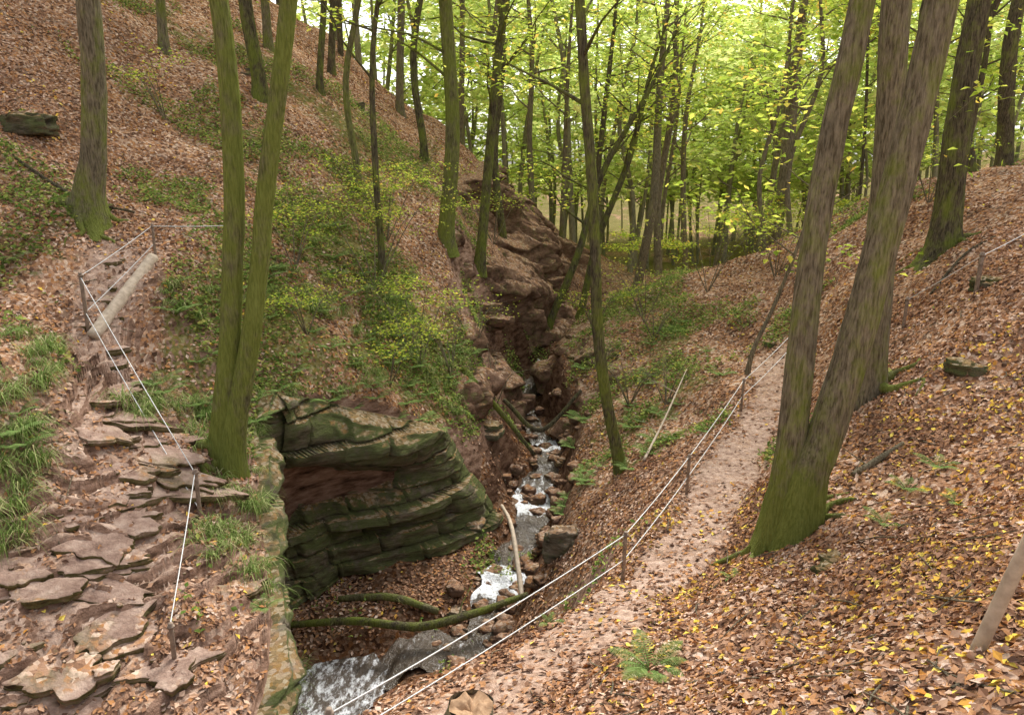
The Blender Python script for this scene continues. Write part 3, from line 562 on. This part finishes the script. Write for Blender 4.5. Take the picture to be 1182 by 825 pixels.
def fern(B,x,y,nf_,L):
    g=gz(x,y)
    for k in range(nf_):
        az=k*6.283/nf_+rng.uniform(-.3,.3);l=L*rng.uniform(.75,1.1)
        d=np.array([math.cos(az),math.sin(az),0]);s=np.array([-math.sin(az),math.cos(az),0])
        t=np.linspace(0,1,24);C=np.array([x,y,g])+d*l*t[:,None]+np.array([0,0,1])*(l*(.95*t-.62*t*t))[:,None]
        tube(B,C[::6],[.004,.003,.002,.001],4,8,0,.2)
        for i in range(3,24):
            wl=l*.27*math.sin(math.pi*min(1,(t[i]*.92+.1)))**.8+.004
            for sg in(-1,1):
                dv_=s*sg*.93+d*.35;e=C[i]+dv_*wl-np.array([0,0,wl*.15]);hw=d*l*.013
                B.add([C[i]-hw,C[i]+hw,(C[i]+e)/2+hw*.9,e],[[0,1,2,3]],0,rng.random(),False)
                B.add([C[i]-hw,(C[i]+e)/2-hw*.9,e,C[i]],[[0,1,2,3]],0,rng.random(),False)
for a in [(.95,4.35,9,.30),(3.35,6.0,6,.22),(3.9,6.7,6,.26),(4.3,6.9,6,.26),(-2.65,6.9,7,.22),(.35,5.9,5,.14),(2.1,6.2,5,.16),(4.1,6.2,5,.2)]:
    B=Bd();fern(B,*a);B.build('fern',[MFE])
wf=((cC>3.1)&(cC<4.3)&(cY>9.5)&(cY<17))*1.0+((cC>1.3)&(cC<1.95)&(cY>6)&(cY<11))*.6+((cC>7.6)&(cC<9.7)&(cY>12)&(cY<19))*.6
p,_,_,_=scatter(170,wf)
B=Bd()
for a in p: fern(B,a[0],a[1],rng.integers(6,9),rng.uniform(.22,.45))
B.build('fern_patch',[MFE])
# ---------------------------------------------------------------- railings
def railing(posts,cables):
    e=empty('cable_railing');B=Bd()
    for(x,y,h,r) in posts:
        g=gz(x,y);tube(B,[(x,y,g-.1),(x+.01,y,g+h)],[r,r],10,5,0,.2,cap=True)
        tube(B,[(x+.01,y,g+h-.05),(x+.01,y,g+h-.03)],[r*1.5,r*1.5],10,3,0,.2,cap=True)
    B.build('posts',[MPO],e);B=Bd()
    for pts in cables:
        for a,b in zip(pts[:-1],pts[1:]):
            a=np.array(a);b=np.array(b);t=np.linspace(0,1,14)[:,None];c=a+(b-a)*t;c[:,2]-=(.06*np.linalg.norm(b-a)*.6*t*(1-t))[:,0]
            tube(B,c,[.006]*3,6,14,0,0)
    B.build('cables',[MCA],e)
def tp(x,y,h): return (x,y,gz(x,y)+h)
pl=[(-5.56,11.5,.5,.022),(-5.9,10,.85,.026),(-3.63,7.8,.6,.024),(-3.12,5.85,.42,.022)]
railing(pl,[[(-4.6,12.2,gz(-5.56,11.5)+.42),tp(-5.56,11.5,.47),tp(-5.9,10,.8),tp(-3.63,7.8,.56),tp(-3.12,5.85,.38)],[tp(-5.56,11.5,.2),tp(-5.9,10,.3),tp(-3.63,7.8,.1)]])
pr=[(1.22,7.2,.62,.022),(2.45,9.5,.6,.022),(4.1,12.5,.6,.022),(-1.25,4.2,.45,.022)]
railing(pr,[[tp(-1.25,4.2,.40),tp(1.22,7.2,.58),tp(2.45,9.5,.56),tp(4.1,12.5,.56),(5.6,14.5,gz(5.6,14.5)+.5)],[tp(-1.25,4.2,.15),tp(1.22,7.2,.28),tp(2.45,9.5,.26),tp(4.1,12.5,.26),(5.6,14.5,gz(5.6,14.5)+.2)]])
railing([(6.75,10.6,.6,.03),(6.2,11.4,.5,.025),(7.9,11.2,.6,.025)],[[tp(6.2,11.4,.45),tp(6.75,10.6,.55),tp(7.9,11.2,.55)]])
B=Bd();g=gz(2.35,3.2);tube(B,[(2.3,3.2,g-.15),(2.42,3.16,g+.5),(2.56,3.12,g+1.15)],[.036,.034,.032],14,12,0,.1,rough=.03,cap=True);B.build('wooden_post',[MWD])
B=Bd();g=gz(-.27,3.95);tube(B,[(-.27,3.95,g-.15),(-.27,3.95,g+.16),(-.26,3.95,g+.30)],[.17,.15,.14],26,12,0,.4,flare=.25,rough=.1,cap=False)
th_=np.linspace(0,2*np.pi,26);rr_=np.array([.001,.05,.1,.142])
V=np.stack([np.stack([-.26+r*np.cos(th_),3.95+r*np.sin(th_),g+.285+.04*fbm(np.cos(th_)*r*20,np.sin(th_)*r*20,3,3)],-1) for r in rr_],0)
B.add(V,grid_q(4,26),1,.2);B.build('tree_stump',[MBg,MWC])
def log(name,pts,rad,mt,moss,nbr=0):
    B=Bd();C=tube(B,pts,rad,12,26,0,moss,rough=.12,cap=True)
    for k in range(nbr):
        i=rng.integers(4,22);branch(B,C[i],rng.uniform(0,6.28),rng.uniform(.3,.8),rad[0]*.3,.6,0,.03,0,0,moss)
    B.build(name,[mt])
def on(x,y,h): return (x,y,gz(x,y)+h)
log('fallen_log',[on(-3.6,10.2,.1),(-2.4,10.05,-6.95),(-1.45,9.9,-6.95),(-.6,10.1,-6.85),on(.25,10.55,.18)],[.05,.06,.07,.065,.045],MBd,.55,3)
log('fallen_log',[on(-2.9,10.9,.08),on(-2.0,10.7,.12),on(-1.2,10.5,.1)],[.05,.065,.055],MBm,.5,1)
log('fallen_log',[on(-.2,13.4,.25),(.0,12.0,-6.4),on(.17,10.6,.12)],[.03,.04,.045],MWD,.1)
log('fallen_log',[on(-1.1,15.5,.15),(-.3,15.5,-5.35),on(.5,15.4,.35)],[.06,.06,.04],MBd,.55)
log('fallen_log',[on(-.2,16.8,.15),on(.7,17.0,.45),on(1.7,17.2,.2)],[.05,.06,.04],MBd,.4)
log('fallen_log',[on(2.35,12.2,.05),on(2.9,13.2,.3),on(3.6,14.6,.5)],[.025,.02,.01],MWD,.1,4)
log('fallen_branch',[on(3.75,7.5,.04),on(4.05,7.6,.06),on(4.4,7.75,.05)],[.03,.035,.02],MBg,.2,1)
log('fallen_branch',[on(6.9,12.0,.04),on(7.6,12.4,.04),on(8.2,12.6,.04)],[.02,.02,.012],MBd,.2,1)
log('fallen_branch',[on(-9.2,13.2,.05),on(-7.2,12.3,.08),on(-6.3,12.5,.1)],[.02,.03,.02],MBd,.3,2)
log('log_edging',[on(-5.55,11.4,.03),on(-5.65,10.7,.05),on(-5.8,9.9,.05)],[.08,.09,.09],MWD,.4)
B=Bd();p,n,_,_=scatter(900,ww)
for a in p:
    az=rng.uniform(0,6.28);l=rng.uniform(.1,.5);d=np.array([math.cos(az),math.sin(az),0])*l
    b=a+d;b[2]=gz(b[0],b[1])+.02;a=a+np.array([0,0,.03]);tube(B,[a,(a+b)/2+rng.normal(size=3)*.015,b],[.007,.006,.003],4,5,0,.1)
B.build('twigs',[MBg])
# ---------------------------------------------------------------- world, sun, camera
wd=bpy.data.worlds.new('World');sc.world=wd;wd.use_nodes=True;nt=wd.node_tree;nt.nodes.clear()
el=math.radians(50);rotz=math.radians(20)
sky=nd(nt,'ShaderNodeTexSky',sky_type='NISHITA',sun_disc=False,sun_elevation=el,sun_rotation=rotz,dust_density=4.0,air_density=1.0)
hs=nd(nt,'ShaderNodeHueSaturation',{'Saturation':.2,'Value':2.1,'Color':sky.outputs[0]})
bg=nd(nt,'ShaderNodeBackground',{'Color':hs.outputs[0],'Strength':.15});nd(nt,'ShaderNodeOutputWorld',{'Surface':bg.outputs[0]})
sd=bpy.data.lights.new('sun','SUN');sd.energy=3.9;sd.angle=math.radians(14);sd.color=(1,.965,.90)
so=bpy.data.objects.new('sun',sd);sc.collection.objects.link(so)
dr=Vector((math.sin(rotz)*math.cos(el),math.cos(rotz)*math.cos(el),math.sin(el)))
so.rotation_euler=(-dr).to_track_quat('-Z','Y').to_euler()
cam=bpy.data.cameras.new('camera');co=bpy.data.objects.new('camera',cam);sc.collection.objects.link(co)
cam.sensor_width=36;cam.lens=850/1182*36;cam.clip_end=2000;cam.clip_start=.05
co.location=(0,0,0);co.rotation_euler=(math.radians(75),0,0);sc.camera=co
sc.view_settings.view_transform='Standard';sc.view_settings.look='None';sc.view_settings.exposure=0
